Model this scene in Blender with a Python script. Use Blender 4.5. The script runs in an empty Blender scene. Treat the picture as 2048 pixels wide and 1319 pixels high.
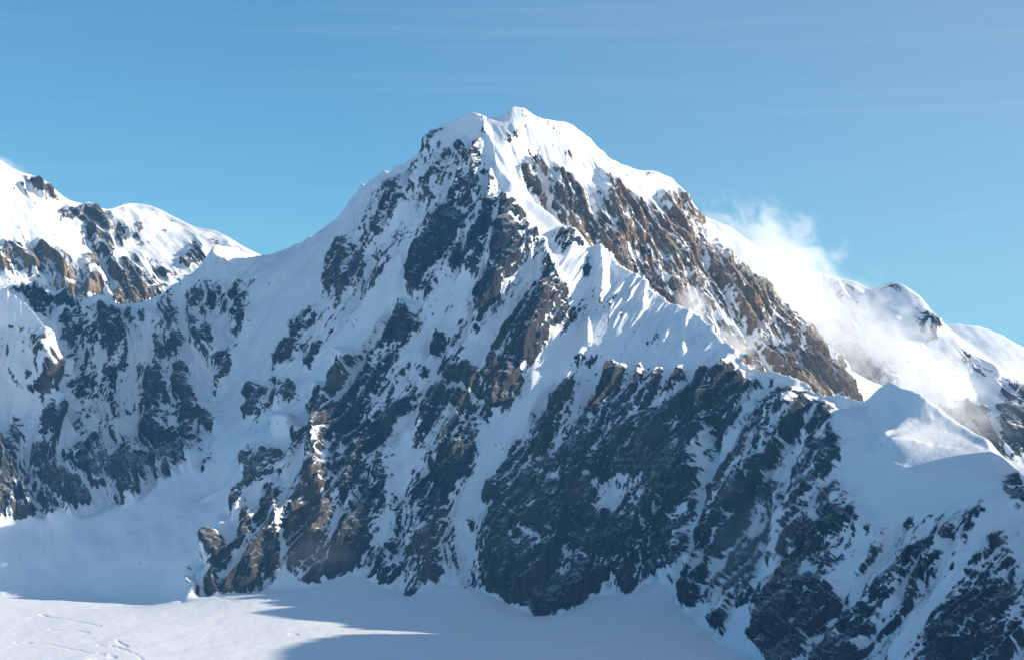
import bpy, math, random
import numpy as np
from mathutils import Vector

# ------------------------------------------------------------------ camera, sky, sun, exposure
sc = bpy.context.scene
COL = sc.collection
CAM_Z, FPX, CX, HOR = 500.0, 3822.0, 1024.0, 833.0        # camera height, focal length in photo pixels, horizon row
cam_d = bpy.data.cameras.new("camera")
cam = bpy.data.objects.new("camera", cam_d); COL.objects.link(cam)
cam.location = (0, 0, CAM_Z); cam.rotation_euler = (math.radians(90), 0, 0)
cam_d.sensor_width = 36.0; cam_d.lens = 36.0 * FPX / 2048.0
cam_d.shift_y = (HOR - 659.5) / 2048.0
cam_d.clip_start = 1.0; cam_d.clip_end = 80000.0
sc.camera = cam

SUN_EL, SUN_AZ = math.radians(20.0), math.radians(94.3)    # azimuth clockwise from +Y (view direction)
sun_dir = Vector((math.sin(SUN_AZ)*math.cos(SUN_EL), math.cos(SUN_AZ)*math.cos(SUN_EL), math.sin(SUN_EL)))
sd = bpy.data.lights.new("sun", 'SUN'); sd.energy = 5.0; sd.angle = math.radians(0.5); sd.color = (1.0, 0.90, 0.76)
sun = bpy.data.objects.new("sun", sd); COL.objects.link(sun)
sun.rotation_euler = (-sun_dir).to_track_quat('-Z', 'Y').to_euler()

w = bpy.data.worlds.new("World"); sc.world = w; w.use_nodes = True
nt = w.node_tree; N = nt.nodes; L = nt.links
for n in list(N): N.remove(n)
sky = N.new('ShaderNodeTexSky'); sky.sky_type = 'NISHITA'; sky.sun_disc = False
sky.sun_elevation = SUN_EL; sky.sun_rotation = SUN_AZ
sky.altitude = 1500; sky.air_density = 1.0; sky.dust_density = 0.7; sky.ozone_density = 2.0
bg = N.new('ShaderNodeBackground'); bg.inputs[1].default_value = 0.075
out = N.new('ShaderNodeOutputWorld')
# thin cirrus streaks: stretched noise over the view direction, in bands above the horizon
tc = N.new('ShaderNodeTexCoord')
mp = N.new('ShaderNodeMapping'); mp.inputs['Scale'].default_value = (1.5, 1.5, 80.0); mp.inputs['Rotation'].default_value = (0, math.radians(1.2), 0)
no = N.new('ShaderNodeTexNoise'); no.inputs['Scale'].default_value = 1.6; no.inputs['Detail'].default_value = 10; no.inputs['Roughness'].default_value = 0.62
cr = N.new('ShaderNodeMapRange'); cr.inputs['From Min'].default_value = 0.54; cr.inputs['From Max'].default_value = 0.85; cr.inputs['To Max'].default_value = 0.13
L.new(tc.outputs['Generated'], mp.inputs['Vector']); L.new(mp.outputs[0], no.inputs['Vector']); L.new(no.outputs[0], cr.inputs[0])
tint = N.new('ShaderNodeMix'); tint.data_type = 'RGBA'; tint.blend_type = 'MULTIPLY'; tint.inputs[0].default_value = 1.0
tint.inputs[7].default_value = (0.65, 1.11, 1.27, 1)
mx = N.new('ShaderNodeMix'); mx.data_type = 'RGBA'; mx.inputs[7].default_value = (6.6, 7.2, 7.8, 1)
L.new(sky.outputs[0], tint.inputs[6]); L.new(tint.outputs[2], mx.inputs[6]); L.new(cr.outputs[0], mx.inputs[0])
# milky air round the sun
dp = N.new('ShaderNodeVectorMath'); dp.operation = 'DOT_PRODUCT'; dp.inputs[1].default_value = sun_dir
vl = N.new('ShaderNodeMapRange'); vl.inputs['From Min'].default_value = -.1; vl.inputs['From Max'].default_value = .3; vl.inputs['To Max'].default_value = .22
vm = N.new('ShaderNodeMix'); vm.data_type = 'RGBA'; vm.inputs[7].default_value = (6.9, 7.0, 7.0, 1)
L.new(tc.outputs['Generated'], dp.inputs[0]); L.new(dp.outputs['Value'], vl.inputs[0]); L.new(vl.outputs[0], vm.inputs[0]); L.new(mx.outputs[2], vm.inputs[6])
L.new(vm.outputs[2], bg.inputs[0]); L.new(bg.outputs[0], out.inputs[0])

sc.view_settings.view_transform = 'Standard'; sc.view_settings.look = 'None'
sc.view_settings.exposure = 0.52; sc.view_settings.gamma = 1.0
try: sc.view_settings.use_curve_mapping = False
except Exception: pass
sc.cycles.use_denoising = True
sc.cycles.max_bounces = 10; sc.cycles.diffuse_bounces = 3; sc.cycles.volume_bounces = 8
sc.cycles.volume_step_rate = 1.0; sc.cycles.volume_max_steps = 128

# ------------------------------------------------------------------ numeric helpers
rng = np.random.default_rng(7)
LAT = rng.random((64, 64, 64)).astype(np.float32)
def vnoise(x, y, z=None):
    """smooth value noise, about -1..1"""
    if z is None: z = np.zeros_like(x)
    xi = np.floor(x).astype(np.int32); yi = np.floor(y).astype(np.int32); zi = np.floor(z).astype(np.int32)
    fx = (x - xi).astype(np.float32); fy = (y - yi).astype(np.float32); fz = (z - zi).astype(np.float32)
    fx = fx*fx*fx*(fx*(fx*6-15)+10); fy = fy*fy*fy*(fy*(fy*6-15)+10); fz = fz*fz*fz*(fz*(fz*6-15)+10)
    x0 = xi & 63; x1 = (xi+1) & 63; y0 = yi & 63; y1 = (yi+1) & 63; z0 = zi & 63; z1 = (zi+1) & 63
    def lerp(a, b, t): return a + (b-a)*t
    c0 = lerp(lerp(LAT[x0,y0,z0], LAT[x1,y0,z0], fx), lerp(LAT[x0,y1,z0], LAT[x1,y1,z0], fx), fy)
    c1 = lerp(lerp(LAT[x0,y0,z1], LAT[x1,y0,z1], fx), lerp(LAT[x0,y1,z1], LAT[x1,y1,z1], fx), fy)
    return lerp(c0, c1, fz)*2 - 1
def fbm(x, y, z=None, oct=4, gain=0.5, ridged=False):
    if z is None: z = np.zeros_like(x)
    s = 0; a = 1; t = 0; f = 1.0
    for k in range(oct):
        n = vnoise(x*f+17.3*k, y*f+5.1*k, z*f+9.7*k)
        if ridged: n = 1 - 2*np.abs(n)
        s = s + a*n; t += a; a *= gain; f *= 2.03
    return s/t
def sstep(a, b, x):
    t = np.clip((x-a)/(b-a), 0, 1); return t*t*(3-2*t)
def blur1(a, k, axis):
    """box blur applied twice"""
    if k < 1: return a
    for _ in range(2):
        p = [(0,0)]*a.ndim; p[axis] = (k+1, k)
        c = np.cumsum(np.pad(a, p, mode='edge').astype(np.float64), axis=axis)
        n = a.shape[axis]
        hi = np.take(c, np.arange(2*k+1, 2*k+1+n), axis=axis); lo = np.take(c, np.arange(0, n), axis=axis)
        a = (hi-lo)/(2*k+1)
    return a
def blur(a, k): return blur1(blur1(a, k, 0), k, 1)
def at(px, py, Y):
    return ((px-CX)/FPX*Y, Y, CAM_Z + (HOR-py)/FPX*Y)
def proj(P):
    return CX + P[...,0]/P[...,1]*FPX, HOR - (P[...,2]-CAM_Z)/P[...,1]*FPX
def bil(img, fx, fy):
    h, wd = img.shape
    fx = np.clip(fx, 0, wd-1.001); fy = np.clip(fy, 0, h-1.001)
    i = fx.astype(np.int32); j = fy.astype(np.int32); u = fx-i; v = fy-j
    return (img[j,i]*(1-u)+img[j,i+1]*u)*(1-v) + (img[j+1,i]*(1-u)+img[j+1,i+1]*u)*v

# ------------------------------------------------------------------ membrane: ridges, ribs and foot lines -> height field
class Terrain:
    def __init__(s, x0, x1, y0, y1, h):
        s.x0, s.y0, s.h = x0, y0, h
        s.nx = int((x1-x0)/h)+1; s.ny = int((y1-y0)/h)+1
        s.sum = np.zeros((s.ny, s.nx)); s.cnt = np.zeros((s.ny, s.nx))
    def line(s, pts):                                    # pts: world (x, y, z)
        P = np.array(pts, float)
        for a, b in zip(P[:-1], P[1:]):
            n = max(2, int(np.hypot(*(b-a)[:2])/(s.h*0.3)))
            t = np.linspace(0, 1, n)[:,None]; q = a+(b-a)*t
            i = np.rint((q[:,0]-s.x0)/s.h).astype(int); j = np.rint((q[:,1]-s.y0)/s.h).astype(int)
            ok = (i>=0)&(i<s.nx)&(j>=0)&(j<s.ny)
            np.add.at(s.sum, (j[ok], i[ok]), q[ok,2]); np.add.at(s.cnt, (j[ok], i[ok]), 1)
    def pl(s, pts, jag=0.0):
        if jag:
            P = np.array(pts, float); k = np.r_[0, np.cumsum(np.hypot(*np.diff(P[:,:2], axis=0).T))]
            q = np.arange(0, k[-1], 3.0); P = np.stack([np.interp(q, k, P[:,i]) for i in range(3)], 1)
            P[:,1] += jag*(fbm(q/11.0, q*0+3.3, None, 3, .6)-.25*np.abs(vnoise(q/26.0, q*0+9.1))); pts = P
        s.line([at(*p) for p in pts])
    def solve(s, it=260):
        def rec(sm, ct):
            ny, nx = sm.shape
            fix = ct > 0; val = np.where(fix, sm/np.maximum(ct,1e-9), 0)
            if min(ny, nx) > 14:
                pad = np.pad(sm, ((0,ny%2),(0,nx%2))); pc = np.pad(ct, ((0,ny%2),(0,nx%2)))
                cs = pad[::2,::2]+pad[1::2,::2]+pad[::2,1::2]+pad[1::2,1::2]
                cc = pc[::2,::2]+pc[1::2,::2]+pc[::2,1::2]+pc[1::2,1::2]
                c = rec(cs, cc)
                yy, xx = np.mgrid[0:ny,0:nx]
                u = bil(c, (xx-0.5)/2, (yy-0.5)/2)
            else:
                u = np.full((ny,nx), val[fix].mean() if fix.any() else 0.0)
            u = np.where(fix, val, u)
            for k in range(it):
                p = np.pad(u, 1, mode='edge')
                v = 0.25*(p[:-2,1:-1]+p[2:,1:-1]+p[1:-1,:-2]+p[1:-1,2:])
                u = np.where(fix, val, v)
            return u
        s.H = rec(s.sum, s.cnt)
        return s
    def z(s, x, y):                                      # smooth (cubic B-spline) height
        fx = np.clip((x-s.x0)/s.h, 1, s.nx-2.001); fy = np.clip((y-s.y0)/s.h, 1, s.ny-2.001)
        i = fx.astype(np.int32); j = fy.astype(np.int32); u = fx-i; v = fy-j
        B = lambda t: ((1-t)**3/6, (3*t**3-6*t*t+4)/6, (-3*t**3+3*t*t+3*t+1)/6, t**3/6)
        bx, by = B(u), B(v); r = 0.0
        for a in range(4):
            for b in range(4):
                r = r+s.H[np.minimum(j+a-1, s.ny-1), np.minimum(i+b-1, s.nx-1)]*(bx[b]*by[a])
        return r

def grid_on(T, xs, y0, y1, rows, back=0.18, flat=0.10, kx=5, ky=10):
    """rows of every column spread so that steep ground in view gets as many as flat ground"""
    ys = np.arange(y0, y1+0.1, 4.0)
    X, Y = np.meshgrid(xs, ys, indexing='ij')
    Z = T.z(X, Y)
    py = HOR-(Z-CAM_Z)/Y*FPX
    d = -np.gradient(py, axis=1)/4.0                      # rows of the photo per metre
    dens = np.where(d > 0, d, -d*back)+flat
    dens = blur1(blur1(dens, kx, 0), ky, 1)
    c = np.cumsum(dens, axis=1); c = (c-c[:,:1])/(c[:,-1:]-c[:,:1])
    q = np.linspace(0, 1, rows)
    Yq = np.stack([np.interp(q, c[i], ys) for i in range(len(xs))])
    Xq = np.repeat(xs[:,None], rows, 1)
    return np.stack([Xq, Yq, T.z(Xq, Yq)], -1)
def normals(P):
    a = np.gradient(P, axis=0); b = np.gradient(P, axis=1)
    n = np.cross(a, b); return n/np.maximum(np.linalg.norm(n, axis=-1, keepdims=True), 1e-9)

# ------------------------------------------------------------------ maps of where rock shows, in photo pixels
MW, MH, MO = 2048+400, 1319+500, (200, 200)             # with a margin round the frame
class Map:
    def __init__(s, base=0.0):
        s.d = np.full((MH, MW), base, np.float32); s.t = np.zeros((MH, MW), np.float32); s.id = np.zeros((MH, MW), np.int32); s.n = 0; s.names = ['']
    def poly(s, pts, d, tan=0.0, name='rock_outcrop'):
        P = np.array(pts, float)+MO
        x0, y0 = np.maximum(np.floor(P.min(0)).astype(int), 0); x1 = min(int(P[:,0].max())+2, MW); y1 = min(int(P[:,1].max())+2, MH)
        if x1 <= x0 or y1 <= y0: return
        yy, xx = np.mgrid[y0:y1, x0:x1]; ins = np.zeros(xx.shape, bool)
        for (ax, ay), (bx, by) in zip(P, np.roll(P, -1, 0)):
            if ay == by: continue
            c = ((ay > yy) != (by > yy)) & (xx < (bx-ax)*(yy-ay)/(by-ay)+ax); ins ^= c
        s.d[y0:y1, x0:x1][ins] = d
        if d > 0.15:
            s.n += 1; s.names.append(name)
            s.id[y0:y1, x0:x1][ins] = s.n; s.t[y0:y1, x0:x1][ins] = tan
        else: s.id[y0:y1, x0:x1][ins] = 0
    def mark(s, pts, name):
        keep_d, keep_t, keep_id = s.d.copy(), s.t.copy(), s.id.copy()
        s.poly(pts, 1.0, 0.0, name); s.marks = getattr(s, 'marks', [])+[s.n]
        s.id = np.where(keep_id > 0, keep_id, s.id); s.d, s.t = keep_d, keep_t
    def stroke(s, pts, wd, d):
        m = stroke_mask(pts, wd)
        s.d[:] = s.d*(1-m)+d*m
def stroke_mask(pts, wd, sharp=1.0):
    """1 on a polyline fading to 0 at half width wd"""
    P = np.array(pts, float)+MO
    m = np.zeros((MH, MW), np.float32)
    for a, b in zip(P[:-1], P[1:]):
        lo = np.maximum(np.floor(np.minimum(a, b)-wd-1).astype(int), 0); hi = np.ceil(np.maximum(a, b)+wd+2).astype(int)
        x1, y1 = min(hi[0], MW), min(hi[1], MH)
        if x1 <= lo[0] or y1 <= lo[1]: continue
        yy, xx = np.mgrid[lo[1]:y1, lo[0]:x1]
        ab = b-a; t = np.clip(((xx-a[0])*ab[0]+(yy-a[1])*ab[1])/max(ab@ab, 1e-6), 0, 1)
        dd = np.hypot(xx-a[0]-t*ab[0], yy-a[1]-t*ab[1])
        v = np.clip(1-dd/wd, 0, 1)
        sub = m[lo[1]:y1, lo[0]:x1]; np.maximum(sub, v, out=sub)
    return m
def Z(x0, y0, s, pts): return [(x0+a/s, y0+b/s) for a, b in pts]
R1 = lambda *p: Z(0, 280, 2.926, p)
R2 = lambda *p: Z(650, 180, 2.926, p)
R3 = lambda *p: Z(1300, 380, 2.738, p)
R4 = lambda *p: Z(0, 640, 2.926, p)
R5 = lambda *p: Z(350, 870, 2.926, p)
R6 = lambda *p: Z(650, 550, 2.926, p)
R7 = lambda *p: Z(950, 870, 2.926, p)
R8 = lambda *p: Z(1348, 740, 2.279, p)

# ---- shaded main face
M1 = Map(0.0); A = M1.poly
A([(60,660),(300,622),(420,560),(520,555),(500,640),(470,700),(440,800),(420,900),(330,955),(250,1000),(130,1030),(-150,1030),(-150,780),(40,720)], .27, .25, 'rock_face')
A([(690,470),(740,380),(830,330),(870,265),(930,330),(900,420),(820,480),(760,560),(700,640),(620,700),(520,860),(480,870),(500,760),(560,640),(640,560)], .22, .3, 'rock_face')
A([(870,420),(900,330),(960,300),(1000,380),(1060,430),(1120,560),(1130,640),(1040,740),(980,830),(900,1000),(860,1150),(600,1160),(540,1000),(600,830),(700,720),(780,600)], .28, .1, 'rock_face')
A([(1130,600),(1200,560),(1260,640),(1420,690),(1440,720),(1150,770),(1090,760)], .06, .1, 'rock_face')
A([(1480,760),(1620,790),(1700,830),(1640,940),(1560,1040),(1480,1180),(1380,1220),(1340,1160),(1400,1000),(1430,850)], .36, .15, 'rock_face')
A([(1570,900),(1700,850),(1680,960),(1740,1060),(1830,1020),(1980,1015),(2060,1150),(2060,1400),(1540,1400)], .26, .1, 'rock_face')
for p_, w_ in [([(930,560),(880,700),(840,800),(810,900),(792,1000),(795,1120)], 34), ([(1125,590),(1110,700),(1045,800),(985,900),(945,980),(925,1090)], 30), ([(820,600),(760,660),(700,695),(640,720),(560,800),(490,890),(430,980)], 46), ([(650,560),(580,640),(510,760),(450,860),(400,950)], 34),
               ([(530,560),(515,640),(485,720),(450,800)], 30), ([(760,470),(800,420)], 20), ([(900,560),(860,640),(800,720)], 18), ([(960,470),(920,560)], 14), ([(300,640),(280,740),(240,850)], 22), ([(200,680),(190,780)], 22), ([(1000,420),(960,560),(930,640)], 14), ([(1560,860),(1480,980),(1400,1150)], 18), ([(1780,960),(1740,1020),(1690,1150),(1640,1300)], 34), ([(2000,1030),(1900,1150),(1800,1319)], 30)]:
    M1.stroke(p_, w_, .02)
A(R2((755,325),(800,298),(860,300),(890,290),(925,300),(900,340),(860,355),(850,400),(800,390),(770,360)), .8)
A(R2((900,210),(935,205),(940,250),(905,250)), .5)
A(R2((790,545),(830,505),(885,480),(905,520),(880,570),(830,590),(800,610),(780,590)), .85)
A(R2((720,715),(770,720),(825,760),(815,830),(780,850),(740,930),(690,990),(620,1060),(590,1110),(560,1180),(500,1150),(490,1110),(520,1030),(560,970),(600,890),(650,830),(680,760)), 1.0)
A(R2((950,670),(990,690),(960,740),(930,860),(900,920),(850,970),(800,1020),(740,1050),(760,980),(820,900),(880,800),(920,740)), .68)
A(R2((380,560),(420,520),(440,570),(480,620),(490,650),(440,690),(400,740),(350,790),(310,830),(250,800),(240,760),(300,720),(340,680),(370,640)), .5, 0.15)
A(R2((620,240),(690,220),(660,290),(620,330),(590,370),(560,400),(540,470),(510,450),(560,360)), .42, 0.20)
A(R2((630,450),(690,470),(640,540),(610,600),(560,580),(590,510)), .38, 0.15)
A(R2((1070,780),(1110,820),(1140,870),(1120,960),(1140,1020),(1060,1080),(985,1010),(990,970),(1030,930),(1040,850)), .95)
A(R2((1080,700),(1130,740),(1160,800),(1220,850),(1210,900),(1160,920),(1120,850),(1090,780)), .45)
A(R2((1310,850),(1400,800),(1460,800),(1500,860),(1530,910),(1460,920),(1400,980),(1370,900)), .45)
A(R2((1570,950),(1540,1060),(1510,1080),(1540,980)), .5)
A(R2((590,760),(650,690),(640,740),(610,790)), .5)
A(R2((470,950),(520,930),(500,990),(450,1010)), .5)
A(R2((520,680),(600,650),(560,760),(440,880),(400,850),(470,760)), .14)
A(R2((90,890),(150,900),(215,930),(215,1050),(150,1130),(90,1160),(50,1170),(10,1190),(10,1100),(60,1040),(70,950)), .82, 0.25)
A(R6((930,0),(975,-60),(1040,60),(1030,140),(950,230),(860,230),(880,110)), .95, 0.07)
A(R6((1180,110),(1240,60),(1300,60),(1380,40),(1420,80),(1410,150),(1370,270),(1310,340),(1290,440),(1200,520),(1160,500),(1100,470),(990,440),(980,380),(1000,310),(1040,200),(1090,150),(1150,170)), .80, 0.17, 'rock_buttress')
A(R6((940,510),(990,470),(1060,500),(1130,540),(1160,590),(1150,660),(1090,750),(1000,780),(930,740),(920,640),(925,560)), 1, 0.23, 'rock_slab')
A(R6((700,540),(790,500),(860,510),(910,560),(930,640),(930,720),(880,700),(820,660),(760,640),(700,610)), 1, 0.20, 'rock_slab')
A(R6((680,660),(760,650),(840,690),(900,750),(920,780),(860,810),(780,790),(700,760),(600,730),(620,680)), 1, 0.15, 'rock_slab')
A(R6((560,780),(640,760),(740,790),(850,810),(900,850),(890,940),(870,1080),(840,1160),(780,1180),(760,1260),(700,1250),(640,1180),(600,1120),(560,1010),(590,900)), .85, 0.03, 'rock_buttress')
A(R6((350,240),(420,170),(490,180),(520,260),(500,340),(440,380),(380,400),(300,480),(250,530),(190,510),(240,440),(310,330)), .8)
A(R6((590,440),(640,380),(700,330),(740,360),(680,410),(620,460)), .55)
A(R6((800,420),(840,400),(900,440),(870,480),(810,500),(760,520)), .45)
A(R6((840,240),(900,270),(920,350),(870,380),(830,330)), .35)
A(R6((180,530),(300,520),(400,430),(380,560),(400,700),(370,850),(350,960),(350,1110),(360,1317),(260,1317),(60,1317),(0,1200),(20,1030),(20,900),(60,850),(20,700),(100,600)), .62, 0.00, 'rock_face')
A(R6((20,1030),(240,1020),(260,1120),(130,1130),(10,1170)), .9)
A(R6((490,1130),(530,1110),(560,1200),(640,1230),(700,1290),(740,1317),(490,1317)), .5)
A(R6((540,560),(640,530),(600,590),(560,600)), .4)
A(R6((1330,650),(1420,580),(1550,600),(1620,540),(1700,560),(1800,570),(1900,520),(1990,560),(2048,580),(2048,1317),(920,1317),(960,1230),(1040,1160),(1090,1050),(1150,970),(1190,880),(1260,740),(1300,670)), .86, 0.15, 'rock_wall')
A(R6((1450,480),(1540,440),(1640,470),(1600,520),(1480,520)), .4)
A(R6((1870,390),(1990,320),(2040,370),(1900,400)), .35)
A(R6((1540,230),(1600,130),(1690,80),(1690,180),(1640,200)), .35)
A(R6((1400,290),(1420,230),(1500,110),(1530,110),(1490,190),(1440,280)), .45)
A(R7((240,0),(1000,0),(1330,0),(1340,150),(1330,350),(1260,640),(1170,760),(1060,840),(1030,810),(940,820),(920,920),(880,930),(830,830),(770,830),(700,940),(640,980),(540,1010),(440,1040),(290,1030),(170,980),(100,920),(20,850),(10,600),(40,510),(110,400),(130,250),(200,130)), .93, 0.17, 'rock_wall')
A(R7((300,450),(400,420),(430,600),(340,620)), .96, 0.25, 'rock_slab')
A(R7((520,480),(640,440),(740,500),(730,680),(600,680),(520,600)), .97, 0.20, 'rock_slab')
A(R7((760,520),(960,500),(1000,620),(900,720),(740,720)), .97, 0.10, 'rock_slab')
A(R7((380,140),(430,110),(500,220),(490,260),(360,190)), .97, 0.25, 'rock_slab')
A(R7((250,280),(330,220),(410,280),(400,400),(330,460),(220,410)), .97, 0.20, 'rock_slab')
A(R7((550,300),(640,270),(700,330),(690,400),(540,410)), .97, 0.25, 'rock_slab')
A(R7((290,740),(420,800),(560,780),(700,800),(820,820),(770,850),(700,940),(640,980),(540,1010),(440,1040),(290,1030),(170,980),(100,920),(60,860),(140,780)), 1.0, 0.20, 'rock_buttress')
A(R7((930,180),(1000,20),(1080,0),(1250,100),(1300,300),(1240,420),(1130,380),(1020,330)), .96, 0.25, 'rock_buttress')
A(R8((0,0),(300,10),(340,60),(420,30),(500,90),(600,110),(630,200),(560,280),(480,350),(520,450),(490,560),(450,650),(330,700),(240,640),(140,640),(150,500),(140,420),(100,600),(70,800),(0,860)), .72, 0.07, 'rock_face')
A(R7((1480,60),(1700,20),(1760,100),(1750,200),(1830,160),(1800,300),(1740,440),(1600,510),(1480,450),(1340,450),(1340,350),(1400,180)), .82, 0.15, 'rock_buttress')
A(R7((1280,640),(1340,470),(1440,480),(1580,510),(1560,600),(1470,700),(1400,770),(1370,760),(1290,740)), .75, 0.05)
A(R7((1200,930),(1220,850),(1290,780),(1400,790),(1350,850),(1260,930),(1190,1010)), .9, 0.05)
A(R7((1390,1100),(1480,960),(1560,840),(1640,800),(1640,900),(1580,980),(1500,1000),(1480,1100),(1420,1200),(1400,1130)), .72, 0.05)
A(R7((1580,1190),(1630,1080),(1680,980),(1760,930),(1780,980),(1680,1050),(1620,1150)), .6, 0.05)
A(R7((1480,810),(1530,760),(1600,640),(1700,560),(1740,620),(1640,700),(1560,790)), .48, 0.05)
A(R8((420,1319),(470,1100),(520,920),(560,800),(600,660),(640,560),(690,480),(740,380),(830,310),(800,350),(720,450),(680,560),(640,620),(640,700),(700,790),(640,880),(650,950),(720,1000),(760,1050),(720,1120),(700,1200),(760,1240),(850,1230),(800,1400),(420,1400)), .82, 0.07, 'rock_buttress')
A(R8((680,640),(720,620),(840,650),(790,700),(720,760),(680,740)), .9)
A(R8((850,700),(880,690),(880,720),(855,720)), .9)
A(R8((1020,650),(1060,680),(1045,700),(1025,680)), .9, 0.40)
A(R8((770,1110),(900,1080),(950,1100),(900,1180),(820,1230),(750,1190)), .8)
A(R8((920,980),(980,940),(1050,910),(1060,930),(980,1030),(920,1040)), .8)
A(R8((980,840),(1100,790),(1120,830),(1060,880),(990,860)), .65)
A(R8((1090,1020),(1130,960),(1120,920),(1180,830),(1240,820),(1220,870),(1190,930),(1130,990)), .8)
A(R8((1250,740),(1340,650),(1430,600),(1400,660),(1330,740),(1270,780)), .85)
A(R8((950,1200),(1000,1130),(1030,1120),(1000,1180)), .7)
A(R8((1150,1240),(1230,1150),(1290,1080),(1400,1080),(1440,1030),(1500,1010),(1550,1050),(1540,1150),(1590,1160),(1590,1220),(1480,1400),(1200,1400)), .75, 0.05, 'rock_buttress')
A(R8((1310,1040),(1350,960),(1390,940),(1360,1000)), .45)
A(R8((1250,930),(1290,880),(1280,910)), .5)
A(R8((1480,500),(1540,480),(1590,520),(1640,610),(1590,610),(1540,600),(1490,540)), .65, 0.15)
# left wall
A(R4((340,20),(420,60),(440,110),(600,130),(730,110),(760,60),(760,0),(350,0)), .75, 0.10, 'rock_band')
A(R4((0,60),(130,80),(260,100),(270,130),(200,150),(160,130),(100,160),(80,240),(60,300),(-300,310),(-300,60)), .9, 0.30, 'rock_buttress')
A(R4((60,230),(190,260),(200,320),(260,330),(240,400),(180,430),(100,400),(40,330)), .85, 0.10)
A(R4((320,180),(380,160),(400,220),(330,240)), .5)
A(R4((260,280),(330,270),(320,310),(260,320)), .6, 0.20)
A(R4((470,340),(560,270),(620,240),(690,310),(690,400),(680,520),(600,460),(460,450)), .52)
A(R4((700,480),(740,390),(800,350),(850,310),(920,280),(1060,280),(1130,300),(1110,360),(1170,400),(1200,500),(1280,580),(1210,640),(1160,690),(1060,690),(960,760),(870,880),(800,1010),(720,1030),(660,960),(650,880),(680,780),(780,700),(860,610),(880,540),(800,540),(740,540)), .78, 0.15, 'rock_buttress')
A(R4((970,180),(1050,40),(1100,60),(1060,150),(980,190)), .8, 0.20)
A(R4((1130,80),(1180,40),(1250,60),(1280,120),(1230,160),(1140,130)), .7)
A(R4((1260,170),(1310,140),(1350,170),(1330,220),(1270,240)), .7)
A(R4((1160,220),(1280,220),(1320,300),(1200,280)), .35)
A(R4((960,900),(1020,800),(1120,700),(1140,750),(1080,830),(990,910)), .8, 0.15)
A(R4((1140,870),(1200,770),(1250,740),(1240,790),(1170,880)), .7)
A(R4((1420,560),(1440,450),(1480,380),(1540,370),(1530,400),(1640,400),(1700,350),(1740,400),(1710,450),(1580,470),(1530,530),(1440,570)), .75, 0.12)
A(R4((1580,340),(1660,330),(1640,360),(1590,370)), .6)
A(R4((1600,250),(1650,190),(1700,140),(1780,140),(1740,190),(1640,260)), .7, 0.10)
A(R4((1760,240),(1860,110),(1900,130),(1800,270)), .45)
A(R4((1700,10),(1850,-60),(1860,-10),(1760,100),(1710,110)), .65)
A(R4((240,560),(290,500),(380,520),(420,550),(370,640),(330,690),(250,640)), .9, 0.15)
A(R4((60,540),(120,560),(140,680),(70,680)), .9, 0.10)
A(R4((0,680),(60,720),(110,820),(60,800),(0,760)), .8, 0.10)
A(R4((150,830),(170,740),(260,700),(330,700),(280,770),(200,850)), .9, 0.15)
A(R4((340,740),(400,710),(500,760),(600,860),(560,900),(480,890),(400,860)), .82, 0.10)
A(R4((190,880),(300,870),(290,980),(230,950)), .9, 0.15)
A(R4((310,900),(430,870),(480,920),(540,1020),(430,1090),(360,1050),(310,1000)), 1.0, 0.17, 'rock_slab')
A(R4((-200,800),(80,840),(170,1000),(60,1080),(30,1130),(-200,1200)), .88, 0.10, 'rock_buttress')
A(R4((180,990),(240,1000),(290,1050),(240,1090)), .9, 0.10)
A(R4((310,1050),(400,1100),(380,1130),(330,1110)), .9, 0.10)
A(R4((440,540),(500,520),(520,560),(460,610)), .7)
A(R4((430,640),(510,620),(600,600),(600,700),(500,690)), .45)
A(R4((300,470),(370,450),(400,490),(330,500)), .6)
A(R1((40,820),(140,830),(200,850),(330,900),(480,930),(500,980),(330,1000),(330,1030),(200,990),(130,900)), .6, 0.05, 'rock_band')
A(R1((480,980),(560,960),(680,1000),(690,960),(750,970),(780,1030),(740,1120),(600,1120),(440,1100),(330,1060)), .72, 0.10, 'rock_band')
A(R1((1200,930),(1250,850),(1310,890),(1290,960),(1220,980)), .75)
A(R1((1320,840),(1380,870),(1420,960),(1360,960)), .55)
A(R1((1350,1000),(1400,960),(1450,1020),(1440,1050),(1380,1060)), .75)
A(R1((780,1030),(900,950),(1100,790),(1090,830),(930,970),(800,1060)), .3)
# lower left buttress
A(R4((1920,330),(2000,260),(2048,330),(2080,420),(1930,420)), .66, .45)
A(R4((1780,500),(1830,420),(1920,390),(2048,400),(2048,500),(1960,560),(1940,660),(1880,680),(1830,640),(1840,560)), .66, .2, 'rock_face')
A(R4((1420,830),(1540,720),(1680,790),(1680,830),(1600,890),(1520,960),(1430,1030),(1320,1150),(1380,1020),(1470,900)), .66, .3, 'rock_buttress')
A(R4((1380,1200),(1420,1090),(1460,1150),(1500,1317),(1380,1317)), .85, .5)
A(R4((1530,1050),(1620,980),(1660,1050),(1610,1160),(1630,1317),(1520,1317),(1500,1180)), .72, .4)
A(R4((1700,1080),(1770,960),(1860,820),(1920,910),(1940,1050),(1900,1180),(1800,1317),(1680,1317)), .85, .34, 'rock_buttress')
A(R4((1690,560),(1760,540),(1720,640),(1700,700)), .45)
A(R5((210,600),(270,590),(330,680),(360,770),(440,870),(440,920),(300,920),(210,940),(60,920),(80,830),(130,740)), .66, .16, 'rock_buttress')
A(R5((390,430),(430,410),(440,520),(500,620),(510,700),(540,860),(520,900),(440,880),(390,800),(360,700),(350,600),(360,500)), .62, .16, 'rock_buttress')
A(R5((500,350),(530,280),(600,340),(630,380),(600,480),(610,640),(620,800),(560,850),(520,800),(500,620),(470,500)), .66, .16, 'rock_buttress')
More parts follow.
